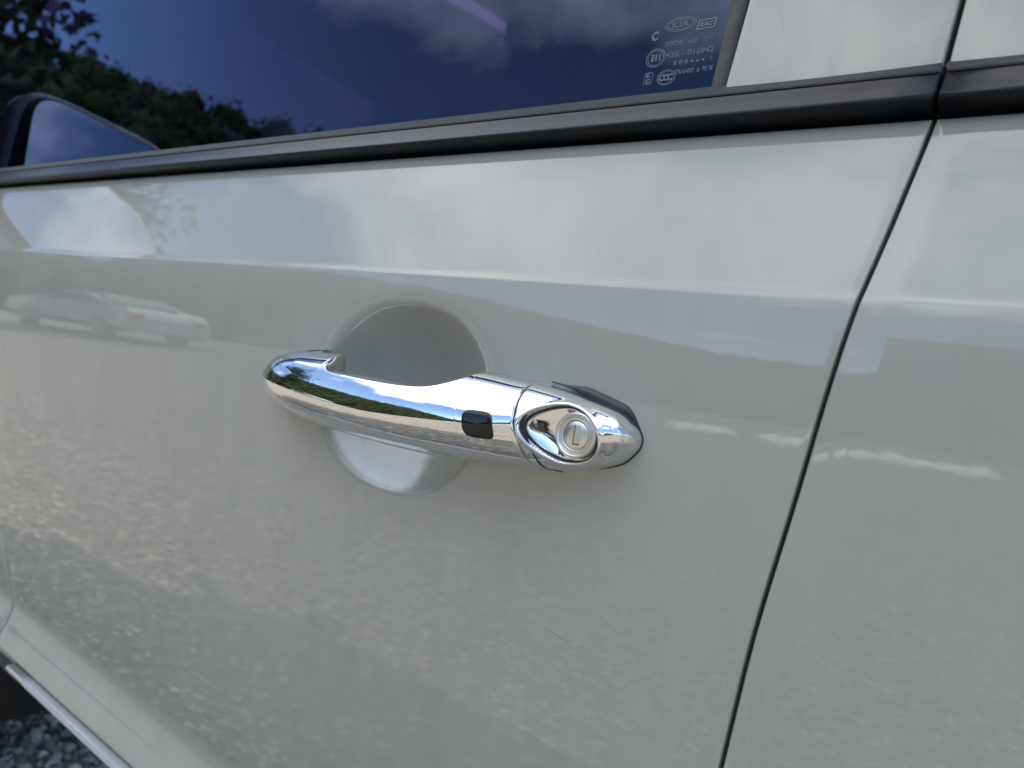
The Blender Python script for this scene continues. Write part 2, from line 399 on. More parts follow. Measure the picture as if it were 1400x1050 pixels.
# belt mouldings
def moulding_profile():
    pts = [(.050, .9880), (.0340, .9866), (.0290, .9865), (.0270, .9862), (.0261, .9850), (.0240, .9810), (.0217, .9774), (.0209, .9758), (.0216, .9744), (.0265, .9730), (.0340, .9726), (.050, .9726)]
    return pts
def mould(name, x0, x1, parent, mat=M_mould, xend=None):
    pr = catmull(moulding_profile() + [moulding_profile()[0]], 5)[:-1]
    return swept(name, pr, x0, x1, mat, parent, xend=xend)
bm_front = mould("belt_moulding", -1.25, .1440, front_door, xend=lambda z: float(XG(z)) - .0012)
def mould_rev():
    pr = catmull(moulding_profile() + [moulding_profile()[0]], 5)[:-1]
    P = np.array([[(float(XG(z)) + .0008 + (1.0 - XG(z)) * t, y, z) for y, z in pr] for t in np.linspace(0, 1, 30)]); nx = len(pr)
    return grid("belt_moulding", P, M_mould, rear_door, closed=True, extra=[tuple(range(nx))[::-1], tuple(range(29 * nx, 30 * nx))])
mould_rev()
# matte wiper lip on top of the moulding, ending at the window seal
WIPER = catmull([(.0425, .9978), (.0400, .9972), (.0365, .9955), (.0310, .9912), (.0273, .9880), (.0266, .9869), (.0285, .9862), (.046, .9862), (.047, .9975), (.0425, .9978)], 4)[:-1]
swept("wiper_seal", WIPER, -1.25, .1440, M_wiper, front_door, xend=lambda z: float(XG(z)) - .0012)
P_ = np.array([[(float(XG(z)) + .0008 + (1.0 - XG(z)) * t, y, z) for y, z in WIPER] for t in np.linspace(0, 1, 30)])
grid("wiper_seal", P_, M_wiper, rear_door, closed=True, extra=[tuple(range(len(WIPER)))[::-1], tuple(range(29 * len(WIPER), 30 * len(WIPER)))])
# black gap strip under the moulding
swept("belt_gap_filler", [(.034, .9722), (.060, .9722), (.060, .9600), (.036, .9600)], -1.25, .1430, M_dark, front_door)
swept("belt_gap_filler", [(.034, .9722), (.060, .9722), (.060, .9600), (.036, .9600)], .1500, 1.0, M_dark, rear_door)

# window glass, its rear seal and the painted pillar beside it
def gy(z): return .044 + (z - .994) * math.tan(R(2.4))
def glass_slab(name, pts, mat, parent, th=.004):
    V = [(x, gy(z), z) for x, z in pts] + [(x, gy(z) + th, z) for x, z in pts]; n = len(pts)
    F = [tuple(range(n)), tuple(range(n, 2 * n))[::-1]] + [(i, i + n, (i + 1) % n + n, (i + 1) % n) for i in range(n)]
    return mesh(name, V, F, mat, parent, smooth=False)
glass_slab("window_glass", [(-1.25, .985), (.056, .985), (.059, 1.10), (.075, 1.40), (-.80, 1.40), (-1.00, 1.27), (-1.25, 1.02)], M_glass, front_door)
glass_slab("window_glass", [(.235, .985), (.95, .985), (.95, 1.40), (.265, 1.40)], M_glass, rear_door)
def pillar(name, xl, xr, parent, z0=.9905, z1=1.41):
    rows = []
    for z in np.concatenate([np.linspace(z0, 1.05, 14), np.linspace(1.07, z1, 14)]):
        a, b = xl(z), xr(z); y = .0335 + (z - .994) * math.tan(R(7)); hem = [(.0012 * math.sin(t), .0018 * (1 - math.cos(t))) for t in np.linspace(.3, 1.57, 5)]
        xs = np.linspace(a, b, 14); row = [(x, y - .0012 * (1 - ((x - (a + b) / 2) / ((b - a) / 2)) ** 2), z) for x in xs]
        rows.append([(a - .0012, y + .012, z)] + [(a - h, y + k, z) for h, k in hem][::-1] + row + [(b + h, y + k, z) for h, k in hem] + [(b + .0012, y + .012, z)])
    return grid(name, np.array(rows), M_paint2, parent)
pillar("pillar_panel", lambda z: .0642 + (z - .994) * .062, lambda z: float(XG(z)) - .0020, front_door)
pillar("pillar_panel", lambda z: float(XG(z)) + .0022, lambda z: .236 + (z - .994) * .06, rear_door)
def seal_bar(name, xa, xb, y_off, mat, parent):
    rows = []
    for z in np.linspace(.986, 1.41, 30):
        y = gy(z); a, b = xa(z), xb(z)
        rows.append([(a, y - .0005, z), (a + .0006, y - .0022 - y_off, z), ((a + b) / 2, y - .0034 - y_off, z), (b - .0006, y - .003 - y_off, z), (b, y + .001, z), (b, y + .012, z), (a, y + .012, z)])
    return grid(name, np.array(rows), mat, parent, closed=True)
seal_bar("window_seal", lambda z: .0527 + (z - .994) * .062, lambda z: .0612 + (z - .994) * .062, .001, M_seal_grey, front_door)
seal_bar("pillar_gap_seal", lambda z: .0610 + (z - .994) * .062, lambda z: .0635 + (z - .994) * .062, -.003, M_dark, front_door)

# etched marks in the window corner ------------------------------------------------
def etch(name, strokes, parent=front_door, lift=.0002):
    """strokes: meshes made of text or outlines, given in (u,v) metres on the glass plane about the point (x,z)"""
    V, F = [], []
    for pts, faces in strokes:
        o = len(V); V += [(x, gy(z) - lift, z) for x, z in pts]; F += [tuple(i + o for i in f) for f in faces]
    o = mesh(name, V, F, M_etch, parent, smooth=False)
    return o
def text_stroke(s, x, z, h, w=None, bold=0., shear=0., align='LEFT', outline=0):
    cu = bpy.data.curves.new("mark_text", 'FONT'); cu.body = s; cu.size = 1; cu.offset = bold; cu.shear = shear
    if outline: cu.fill_mode = 'NONE'; cu.bevel_depth = outline; cu.bevel_resolution = 0
    ob = bpy.data.objects.new("mark_text", cu); COL.objects.link(ob)
    dg = bpy.context.evaluated_depsgraph_get(); me = ob.evaluated_get(dg).to_mesh()
    P = np.array([v.co[:] for v in me.vertices]); F = [tuple(p.vertices) for p in me.polygons]
    ob.evaluated_get(dg).to_mesh_clear(); bpy.data.objects.remove(ob); bpy.data.curves.remove(cu)
    lo, hi = P.min(0), P.max(0); sz = h / (hi[1] - lo[1]); sx = sz if w is None else w / (hi[0] - lo[0])
    u = (P[:, 0] - lo[0]) * sx; v = (P[:, 1] - lo[1]) * sz
    if align == 'CENTER': u -= u.max() / 2; v -= v.max() / 2
    return [(x + a, z + b) for a, b in zip(u, v)], F
def ring(x, z, a, b, t, n=40, shape=2.):
    pts = []
    for k in range(n):
        c, s = math.cos(2 * math.pi * k / n), math.sin(2 * math.pi * k / n)
        e = 2 / shape; cx = math.copysign(abs(c) ** e, c); sx = math.copysign(abs(s) ** e, s)
        pts += [(x + a * cx, z + b * sx), (x + (a - t) * cx, z + (b - t) * sx)]
    return pts, [(2 * k, 2 * ((k + 1) % n), 2 * ((k + 1) % n) + 1, 2 * k + 1) for k in range(n)]
LT = .00017
etch("glass_marking", [ring(.0311, 1.0325, .0078, .0034, LT), ring(.0311, 1.0325, .0066, .0026, LT), text_stroke("KIA", .0311, 1.0325, .0030, .0088, align='CENTER', outline=.035)])
kx, kz = .0442, 1.0306
etch("glass_marking", [text_stroke("KAC", kx, kz, .0023, .0064, align='CENTER', shear=.25, outline=.045),
    ([(kx - .0046, kz - .0022), (kx + .0040, kz - .0022), (kx + .0047, kz + .0024), (kx + .0010, kz + .0022), (kx + .0003, kz + .0027), (kx - .0006, kz + .0022), (kx - .0038, kz + .0022),
      (kx - .0042, kz - .00195), (kx + .0037, kz - .00195), (kx + .0043, kz + .0021), (kx + .0010, kz + .0019), (kx + .0003, kz + .0024), (kx - .0006, kz + .0019), (kx - .0035, kz + .0019)],
     [(i, (i + 1) % 7, (i + 1) % 7 + 7, i + 7) for i in range(7)])])
etch("glass_marking", [text_stroke("C", .0186, 1.0285, .0046, .0036, align='CENTER', outline=.05)])
etch("glass_marking", [text_stroke("DOT748", .0254, 1.0222, .0023, .0085, outline=.03), text_stroke("AS2", .0366, 1.0221, .0023, .0046, outline=.03), text_stroke("M31", .0440, 1.0220, .0023, .0046, outline=.03)])
etch("glass_marking", [text_stroke("43R - 016942", .0262, 1.0163, .0030, .0240, outline=.03)])
etch("glass_marking", [text_stroke("E 0 8", .0312, 1.0122, .0021, .0070, outline=.03)] + [ring(.0402 + .0028 * k, 1.0131, .0004, .0004, .0003, 10) for k in range(3)] + [text_stroke("1", .0492, 1.0122, .0021, outline=.03)])
etch("glass_marking", [text_stroke("TRANSP. \u2265 70 %", .0322, 1.0074, .0024, .0190, outline=.03)])
etch("glass_marking", [ring(.0210, 1.0172, .0050, .0047, LT), ring(.0210, 1.0172, .0041, .0039, LT), text_stroke("E11", .0210, 1.0172, .0036, .0048, align='CENTER', outline=.045)])
etch("glass_marking", [ring(.0190, 1.0072, .0021, .0030, LT * .8, 24, 8.), text_stroke("K", .0190, 1.0086, .0022, .0026, align='CENTER', outline=.06), text_stroke("C", .0190, 1.0058, .0022, .0026, align='CENTER', outline=.06)])
etch("glass_marking", [ring(.0284, 1.0066, .0047, .0038, LT), ring(.0284, 1.0066, .0040, .0031, LT * .7)] + [text_stroke("C", .0262 + .0021 * k, 1.0066, .0034, .0026, align='CENTER', outline=.05) for k in range(3)])

# ------------------------------------------------------------------ the door handle
TOPC = catmull([(-.1700, .8330), (-.1688, .8385), (-.1645, .8430), (-.156, .8468), (-.142, .8499), (-.128, .8515), (-.115, .8522), (-.06, .8548), (-.012, .8556), (.016, .8540), (.031, .8526), (.0448, .8494), (.0582, .8458), (.0635, .8420), (.0664, .8385), (.0672, .8356)])
BOTC = catmull([(-.1700, .8330), (-.1688, .8274), (-.1645, .8230), (-.156, .8189), (-.142, .8152), (-.126, .8128), (-.11, .8116), (-.076, .8110), (-.03, .8114), (.010, .8142), (.0252, .8157), (.0393, .8184), (.0525, .8224), (.060, .8254), (.0635, .8285), (.0664, .8325), (.0672, .8356)])
SCO = catmull([(-.1005, .8540), (-.0992, .8510), (-.0972, .8462), (-.0935, .8433), (-.086, .8421), (-.06, .8416), (-.04, .8418), (-.026, .8430), (-.017, .8455), (-.0093, .8491), (-.0050, .8520), (.0010, .8556)])
YO = catmull([(-.1700, -.0030), (-.1688, -.0080), (-.1645, -.0130), (-.156, -.0185), (-.142, -.0242), (-.12, -.0295), (-.09, -.0340), (-.05, -.0370), (-.01, -.0350), (.0235, -.0278), (.04, -.0242), (.053, -.0200), (.061, -.0152), (.0645, -.0102), (.0666, -.0060), (.0672, -.0022)])
def h_top(x): return float(np.interp(x, TOPC[:, 0], TOPC[:, 1]))
def h_cut(x):
    """height at which the finger scoop trims the grip"""
    return float(np.interp(x, SCO[:, 0], SCO[:, 1])) if SCO[0, 0] < x < SCO[-1, 0] else 1.0
def h_bot(x): return np.interp(x, BOTC[:, 0], BOTC[:, 1])
def h_out(x): return np.interp(x, YO[:, 0], YO[:, 1])
CREST = catmull([(-.18, .8318), (-.15, .8308), (-.12, .8288), (-.09, .8275), (-.05, .8270), (0, .8308), (.025, .8346), (.055, .8370), (.08, .8372)])
def h_sec(x):
    t, b, yo = h_top(x), h_bot(x), h_out(x)
    bar = float(sstep(-.1330, -.1260, x) * (1 - sstep(-.026, -.003, x)))
    yd = yo * .34                                     # where the dome springs
    base = .004 + .004 * float(sstep(-.135, -.115, x) * (1 - sstep(-.02, .0, x)))
    yb = base * (1 - bar) + (yd + .0015) * bar
    zc = float(np.interp(x, CREST[:, 0], CREST[:, 1])); m = min(t - b, 1); zc = min(max(zc, b + .30 * m), t - .30 * m)
    return t, b, yo, yb, bar, yd, zc
NEXP = 1.78
def wall(x): return .075 - .050 * float(sstep(.028, .045, x))
def dome_y(x, z):
    t, b, yo, yb, bar, yd, zc = h_sec(x); h = (t - zc) if z > zc else (zc - b)
    w = min(abs(z - zc) / (h * (1 - wall(x))), .995)
    return yd + (yo - yd) * (1 - w ** NEXP) ** (1 / NEXP)
def dish(x, z):
    """teardrop pocket round the lock"""
    cx, cz = .0412, .8340
    k = 1 - .22 * np.clip((cx - x) / .016, 0, 1)
    return np.sqrt(((x - cx) / .0158) ** 2 + ((z - cz + .05 * (x - cx)) / (.0116 * k)) ** 2)
def sensor_r(x, z):
    u = (x - .0083 + .24 * (z - .8315)) / .0070; v = (z - .8315 - (x - .0083) * .05) / .0062
    return (np.abs(u) ** 5 + np.abs(v) ** 5) ** .2
NJ = 112
def section(x, shear=True):
    t, b, yo, yb, bar, yd, zc = h_sec(x); D = yo - yd
    n = NEXP; pts = []; WALL = wall(x); tc = h_cut(x)
    zd = zc + (1 - WALL) * (t - zc)
    cut = zd > tc; z1 = min(zd, tc); y1 = dome_y(x, z1) if cut else yd
    back = h_cut(x + .031) if x < -.08 else tc; z0 = min(t, tc, back)   # the scoop runs in at a slant behind the foot
    wmax = min(1, max(.02, (z1 - (.0007 if cut else 0) - zc) / ((1 - WALL) * (t - zc)))); amax = math.asin(wmax ** (n / 2))
    for k in np.linspace(0, 1, 9)[:-1]:
        if cut: q = 1 - (1 - k * 8 / 7) ** 2; pts.append((z0 - .0004 * q ** 8, yb + (y1 + .0002 - yb) * q))
        else: pts.append((z0 + (z1 - z0) * k, yb + (yd - yb) * k))
    for a in np.linspace(amax, -math.pi / 2, NJ - 44):
        s, c = math.sin(a), max(0, math.cos(a)); w = (1 - WALL) * math.copysign(abs(s) ** (2 / n), s)
        pts.append((zc + w * ((t - zc) if w > 0 else (zc - b)), yd + D * c ** (2 / n)))
    for k in np.linspace(1, 0, 9)[1:]: pts.append((zc - (1 - WALL * k) * (zc - b), yb + (yd - yb) * k))
    nb = NJ - len(pts); zm, hm = (z0 + b) / 2, (z0 - b) / 2
    for a in np.linspace(-math.pi / 2, math.pi / 2, nb + 2)[1:-1]:
        pts.append((zm + hm * math.sin(a), yb + .004 * math.cos(a) * bar))
    out = []
    sh = float(sstep(-.03, .02, x) * (1 - sstep(.03, .066, x))) if shear else 0
    for z, y in pts: out.append([x - .24 * (z - .834) * sh, y, z])
    P = np.array(out)
    outer = (P[:, 1] < yd - .02 * abs(D))
    r = dish(P[:, 0], P[:, 2]); s = 1 - sstep(.90, 1.0, r)
    P[:, 1] += np.where(outer, s * (.0042 + .0060 * (1 - np.clip(r, 0, 1) ** 2)) - .0007 * np.exp(-((r - 1.06) / .07) ** 2), 0)
    return P
def handle_piece(name, xs, parent, capl, capr, mat):
    rows = [section(x) for x in xs]
    def cap(row, dx):
        c = row.mean(0); out = []
        for th in np.linspace(.25, 1.57, 6):
            s = 1 - .0013 * (1 - math.cos(th)) / .017
            q = c + (row - c) * s; q[:, 0] = row[:, 0] + dx * math.sin(th); out.append(q)
        q = c + (row - c) * .88; q[:, 0] = row[:, 0] + dx; out.append(q)
        return out
    if capl: rows = cap(rows[0], -.0012)[::-1] + rows
    if capr: rows = rows + cap(rows[-1], .0012)
    P = np.array(rows); ny = len(rows)
    return grid(name, P, mat, parent, closed=True, extra=[tuple(range(NJ))[::-1], tuple(range((ny - 1) * NJ, ny * NJ))], flip=True)
xs1 = np.unique(np.concatenate([-.1700 + .0012 * np.linspace(0.02, 1, 12) ** 2, np.linspace(-.1685, -.155, 40), np.linspace(-.154, -.11, 44), np.linspace(-.109, -.080, 60), np.linspace(-.079, -.032, 36), np.linspace(-.031, .0220, 110)]))
xs2 = np.unique(np.concatenate([np.linspace(.0250, .062, 170), np.linspace(.0623, .0662, 36), .0672 - .0010 * np.linspace(1, 0.02, 12) ** 2]))
grip = handle_piece("door_handle", xs1, car, False, True, M_chrome)
tag(grip, "chrome door handle")
grip.data.materials.append(simple("handle_back_shell", (.16, .16, .16), .5))
for p_ in grip.data.polygons:                      # the finger side of the grip is a dark shell
    j_ = [v % NJ for v in p_.vertices]
    if len(j_) != 4: continue
    if (min(j_) >= 16 + NJ - 44 or (max(j_) == NJ - 1 and min(j_) == 0)) and -.118 < p_.center.x < .004: p_.material_index = 1
    if max(j_) <= 6 and -.099 < p_.center.x < -.010: p_.material_index = 1
cover = handle_piece("key_cover", xs2, grip, True, False, M_chrome)
# dark joint between the two pieces
def joint():
    rows = []
    for x in np.linspace(.018, .029, 6):
        P = section(.0234); c = P.mean(0); P = c + (P - c) * np.array([1, .90, .955]); P[:, 0] += x - .0234; rows.append(P)
    return grid("joint_seal", np.array(rows), M_black, grip, closed=True, flip=True)
joint()
# gasket between handle and door skin
def gasket():
    ts = np.linspace(0, 1, 160); up_, dn = [], []
    o = []
    for c, flip in ((TOPC, False), (BOTC, True)):
        p = c if not flip else c[::-1]; o += [tuple(q) for q in p[:-1]]
    o = np.array(o); c = np.array([-.046, .834]); n = len(o); rows = []
    tn = np.roll(o, -1, 0) - np.roll(o, 1, 0); nr = np.stack([-tn[:, 1], tn[:, 0]], 1); nr /= np.linalg.norm(nr, axis=1)[:, None]
    ang = sstep(.026, .042, o[:, 0]) * (1 - sstep(.056, .0665, o[:, 0])) * (nr[:, 1] > 0)
    off = .0004 + .0027 * ang
    for k, dy in ((-.3, -.0022), (.3, -.0020), (.75, -.0014), (.97, -.0004), (1.02, .003)):
        q = o + nr * (off * k)[:, None]; rows.append([(a, dy * (1 if dy > 0 else .2 + .8 * g_) + float(Yp(b)), b) for (a, b), g_ in zip(q, ang)])
    keep = np.array(rows)
    return keep
G = gasket()
def gasket_mesh():
    # only where the handle meets the skin: left foot and right half
    n = G.shape[1]; F = []
    for j in range(4):
        for i in range(n):
            k = (i + 1) % n; xm = G[0, i, 0]
            if -.126 < xm < .021 or (xm < .042 and G[0, i, 2] < .83): continue
            F.append((j * n + i, j * n + k, (j + 1) * n + k, (j + 1) * n + i))
    return mesh("handle_gasket", G.reshape(-1, 3), F, M_black, grip)
gasket_mesh()
# touch sensor pad
def pad():
    rows = []; N = 40
    yo_at = dome_y
    for rr in (0, .3, .6, .85, .93, .965, .965):
        row = []
        for k in range(N * 2):
            a = math.pi * k / N; c, s = math.cos(a), math.sin(a); e = .50
            u = math.copysign(abs(c) ** e, c) * rr * .0071; v = math.copysign(abs(s) ** e, s) * rr * .0058
            z = .8315 + v + u * .05; x = .0083 + u - .24 * v
            row.append((x, yo_at(x + .24 * (z - .834), z) + (-.00035 if rr < .9 else (-.00025 if rr < .95 else (.0000 if len(rows) < 6 else .002))), z))
        rows.append(row)
    return grid("touch_sensor", np.array(rows), M_piano, grip, closed=True)
pad()
def pocket_seal():
    rows = []; n = 90
    for k in range(n + 1):
        a = 2 * math.pi * k / n; cx, cz = .0412, .8340; lo, hi = .2, 1.4
        dx, dz = .0158 * math.cos(a), .0116 * math.sin(a)
        for _ in range(30):
            m_ = (lo + hi) / 2
            if dish(np.array(cx + dx * m_), np.array(cz + dz * m_)) < .935: lo = m_
            else: hi = m_
        x, z = cx + dx * lo, cz + dz * lo
        y = dome_y(x + .24 * (z - .834) * .9, z) + .0036
        r = .00075 * (.55 + .45 * (math.cos(a) < .3))
        rows.append([(x + r * math.cos(q) * math.cos(a), y + r * math.sin(q), z + r * math.cos(q) * math.sin(a)) for q in np.linspace(0, 2 * math.pi, 8, endpoint=False)])
    return grid("pocket_seal", np.array(rows), M_black, cover, closed=True)
pocket_seal()
# lock barrel
LC = (.0462, .0014, .8342)
barrel = lathe("lock_barrel", [(.0092, -.0120), (.0092, -.0178), (.0090, -.0186), (.0084, -.0190), (.0078, -.0186), (.0076, -.0176), (.0070, -.0172), (.0067, -.0176), (.0065, -.0181), (.0062, -.0182), (.0059, -.0178), (.0059, -.0170)], M_steel, grip, LC)
lathe("lock_plug", [(.0056, -.0165), (.0056, -.0176), (.0053, -.0179), (.0028, -.0180)], M_steel, barrel, LC)
def keyway():
    bm = bmesh.new(); x, z, y = LC[0], LC[2], -.0181 + LC[1]
    box_bm(bm, x - .0008, x - .00045, y - .0002, y + .001, z - .0038, z + .0040); box_bm(bm, x - .00045, x + .0022, y - .0002, y + .001, z - .0038, z - .0033)
    bm_obj("keyway_slot", bm, M_black, barrel)
    box("keyway_shutter", (x - .00045, x + .0017, y - .00025, y + .001, z - .0033, z + .0040), M_steel, barrel, bev=.0002)
keyway()

# ------------------------------------------------------------------ door mirror (reflected in glass and paint)
mir = lathe("door_mirror", [(.001, .10), (.04, .098), (.075, .085), (.095, .06), (.1, .03), (.1, .0), (.094, -.002)], M_paint2, car, (0, 0, 0), seg=48)
def mirror_shape():
    me = mir.data
    for v in me.vertices:
        x, y, z = v.co
        r = math.hypot(x, z); a = math.atan2(z, x)
        c, s = math.cos(a), math.sin(a); e = .42
        u = math.copysign(abs(c) ** e, c) * r; w = math.copysign(abs(s) ** e, s) * r
        v.co = Vector((-.865 - y * 1.1, -.078 - u * 1.05, 1.045 + w * .80 - u * .02))
mirror_shape()
def mirror_face(name, rr, x, mat):
    V = []
    for k in range(64):
        a = 2 * math.pi * k / 64; c, s = math.cos(a), math.sin(a); e = .36
        u = math.copysign(abs(c) ** e, c) * rr; w = math.copysign(abs(s) ** e, s) * rr
        V.append((x, -.078 - u * 1.05, 1.045 + w * .80 - u * .02))
    V2 = [(a - .004, b, c) for a, b, c in V]; n = 64
    return mesh(name, V + V2, [tuple(range(n)), tuple(range(n, 2 * n))[::-1]] + [(i, i + n, (i + 1) % n + n, (i + 1) % n) for i in range(n)], mat, mir, smooth=False)
mirror_face("mirror_rim", .0915, -.861, M_black)
mg = mirror_face("mirror_glass", .0875, -.855, M_mirror)
for v in mg.data.vertices: v.co.x -= (v.co.z - 1.045) * .24 - (v.co.y + .078) * .05 - .022
prism("mirror_foot", [(.05, .975), (.05, 1.05), (-.01, 1.03), (-.01, .985)], 'x', -.95, -.88, M_black, mir, bev=.006)

# ------------------------------------------------------------------ the rest of the car body
def loft_x(name, stations, mat, parent, flip=False):
    return grid(name, np.array(stations), mat, parent, flip=flip)
roofrows = []
for k_, (x, zt, hw) in enumerate(((-.80, 1.40, .56), (-.45, 1.435, .57), (.3, 1.47, .57), (.9, 1.46, .57), (1.6, 1.40, .55), (1.75, 1.36, .54))):
    roofrows.append([(x + (.20 * (1 - s * s) if k_ == 0 else (.10 * (1 - s * s) if k_ == 1 else 0)), .75 + hw * 1.12 * s, zt + .025 + (.03 if k_ < 2 else 0) * (1 - s * s) - .075 * abs(s) ** 3.5) for s in np.linspace(-1, 1, 21)])
roof = grid("roof", np.array(roofrows), M_paint2, car)
sm = roof.modifiers.new("thick", 'SOLIDIFY'); sm.thickness = .03
def slab(name, quad, mat, parent, th=.006):
    a, b, c, d = [Vector(q) for q in quad]; n = (b - a).cross(d - a).normalized() * th
    V = [a, b, c, d, a + n, b + n, c + n, d + n]
    return mesh(name, V, [(0, 1, 2, 3), (7, 6, 5, 4), (0, 4, 5, 1), (1, 5, 6, 2), (2, 6, 7, 3), (3, 7, 4, 0)], mat, parent, smooth=False)
wsr = []
for t_ in np.linspace(0, 1, 8):
    wsr.append([((-1.42 - .12 * (1 - s * s)) * (1 - t_) + (-.80 + .20 * (1 - s * s)) * t_, .75 + (.65 * (1 - t_) + .60 * t_) * s, .98 * (1 - t_) + (1.375 + .06 * (1 - s * s)) * t_) for s in np.linspace(-1, 1, 17)])
ws = grid("windscreen", np.array(wsr), M_clear, car); ws.modifiers.new("thick", 'SOLIDIFY').thickness = .005
for y0, y1, x0 in ((.26, .62, -.70), (.88, 1.22, -.70)):
    v = box("sun_visor", (-.012, .012, y0, y1, -.15, 0), M_trim, car, bev=.008); v.location = (x0 + .03, 0, 1.405); v.rotation_euler = (0, R(28), 0)
v = box("interior_mirror", (-.02, .0, -.11, .11, -.03, .03), M_trim, car, bev=.012); v.location = (-.72, .75, 1.33)
slab("rear_window", [(1.95, 1.36, .98), (1.95, .14, .98), (1.76, .22, 1.36), (1.76, 1.28, 1.36)], M_glass, car)
bon = []
for x, z in ((-2.15, .70), (-2.05, .80), (-1.85, .88), (-1.42, .975)): bon.append([(x, .75 + .70 * s, z - .06 * abs(s) ** 4) for s in np.linspace(-1, 1, 15)])
bonnet = grid("bonnet", np.array(bon), M_paint2, car); bonnet.modifiers.new("thick", 'SOLIDIFY').thickness = .02
box("floor_pan", (-1.3, 2.0, .20, 1.34, .40, .46), M_dark, car, bev=.02)
box("front_bulkhead", (-1.47, -1.42, .1, 1.4, .36, .95), M_trim, car, bev=.01)
box("front_bumper", (-2.22, -2.08, .1, 1.4, .25, .72), M_paint2, car, bev=.05)
box("tailgate", (1.93, 2.02, .1, 1.4, .35, .98), M_paint2, car, bev=.03)
far = box("far_door", (-1.40, 1.95, 1.42, 1.47, .42, .98), M_trim_l, car, bev=.01)
slab("far_window", [(-1.2, 1.44, .98), (.12, 1.44, .98), (.14, 1.34, 1.38), (-.8, 1.34, 1.38)], M_glass, far)
slab("far_window", [(.22, 1.44, .98), (1.7, 1.44, .98), (1.5, 1.34, 1.38), (.24, 1.34, 1.38)], M_glass, far)
def bar_(name, a, b, w, mat, parent):
    a, b = Vector(a), Vector(b); d = (b - a).normalized(); s = d.cross(Vector((0, 0, 1))).normalized() * w; t = d.cross(s).normalized() * w
    V = [p + q for p in (a, b) for q in (s + t, s - t, -s - t, -s + t)]
    return mesh(name, V, [(0, 1, 2, 3), (7, 6, 5, 4), (0, 4, 5, 1), (1, 5, 6, 2), (2, 6, 7, 3), (3, 7, 4, 0)], mat, parent, smooth=False)
bar_("pillar_post", (.17, 1.43, .97), (.19, 1.32, 1.42), .04, M_trim_l, car)
bar_("pillar_post", (-1.40, 1.41, .97), (-.83, 1.30, 1.42), .028, M_trim, car)
bar_("pillar_post", (-1.36, .085, .97), (-.82, .10, 1.415), .024, M_trim, car)
bar_("window_frame", (-.82, .092, 1.415), (1.7, .092, 1.415), .016, M_paint2, car)
box("dashboard", (-1.40, -.86, .12, 1.38, .72, .97), M_trim, car, bev=.05, smooth=True)
def seat(x, y):
    s = box("seat", (x - .02, x + .48, y - .23, y + .23, .42, .60), M_seat, car, bev=.06, smooth=True)
    b = box("seat_back", (-.075, .075, -.23, .23, 0, .62), M_seat, s, bev=.06, smooth=True); b.location = (x + .42, y, .57); b.rotation_euler = (0, R(16), 0)
    hd = box("headrest", (-.05, .05, -.13, .13, 0, .19), M_seat, s, bev=.045, smooth=True); hd.location = (x + .60, y, 1.17); hd.rotation_euler = (0, R(12), 0)
seat(-.86, .42); seat(-.86, 1.06)
rear_s = box("rear_seat", (1.15, 1.32, .2, 1.3, .45, 1.0), M_seat, car, bev=.06, smooth=True)
bmw = bmesh.new()
for k in range(40):
    pass
bmw.free()
def torus(name, R0, r, mat, parent, n=48, k=10):
    P = np.array([[((R0 + r * math.cos(b)) * math.cos(a), (R0 + r * math.cos(b)) * math.sin(a), r * math.sin(b)) for b in np.linspace(0, 2 * math.pi, k, endpoint=False)] for a in np.linspace(0, 2 * math.pi, n + 1)])
    return grid(name, P, mat, parent, closed=True)
sw = torus("steering_wheel", .18, .016, M_trim, car); sw.location = (-.98, .42, 1.10); sw.rotation_euler = (0, R(62), 0)
for (x, y) in ((-1.42, .20), (1.45, .20), (-1.42, 1.30), (1.45, 1.30)):
    w = lathe("wheel", [(.17, -.10), (.20, -.105), (.27, -.11), (.295, -.09), (.305, -.05), (.305, .05), (.295, .09), (.2, .1), (.1, .1)], M_tyre, car, (x, y, .305), 48)
    lathe("wheel_rim", [(.205, -.10), (.19, -.085), (.17, -.06), (.06, -.075), (.03, -.09), (.01, -.09)], M_alloy, w, (x, y, .305), 40)
box("wheel_arch_liner", (-1.7, -.86, .14, .32, .285, .92), M_dark, car, bev=.02)

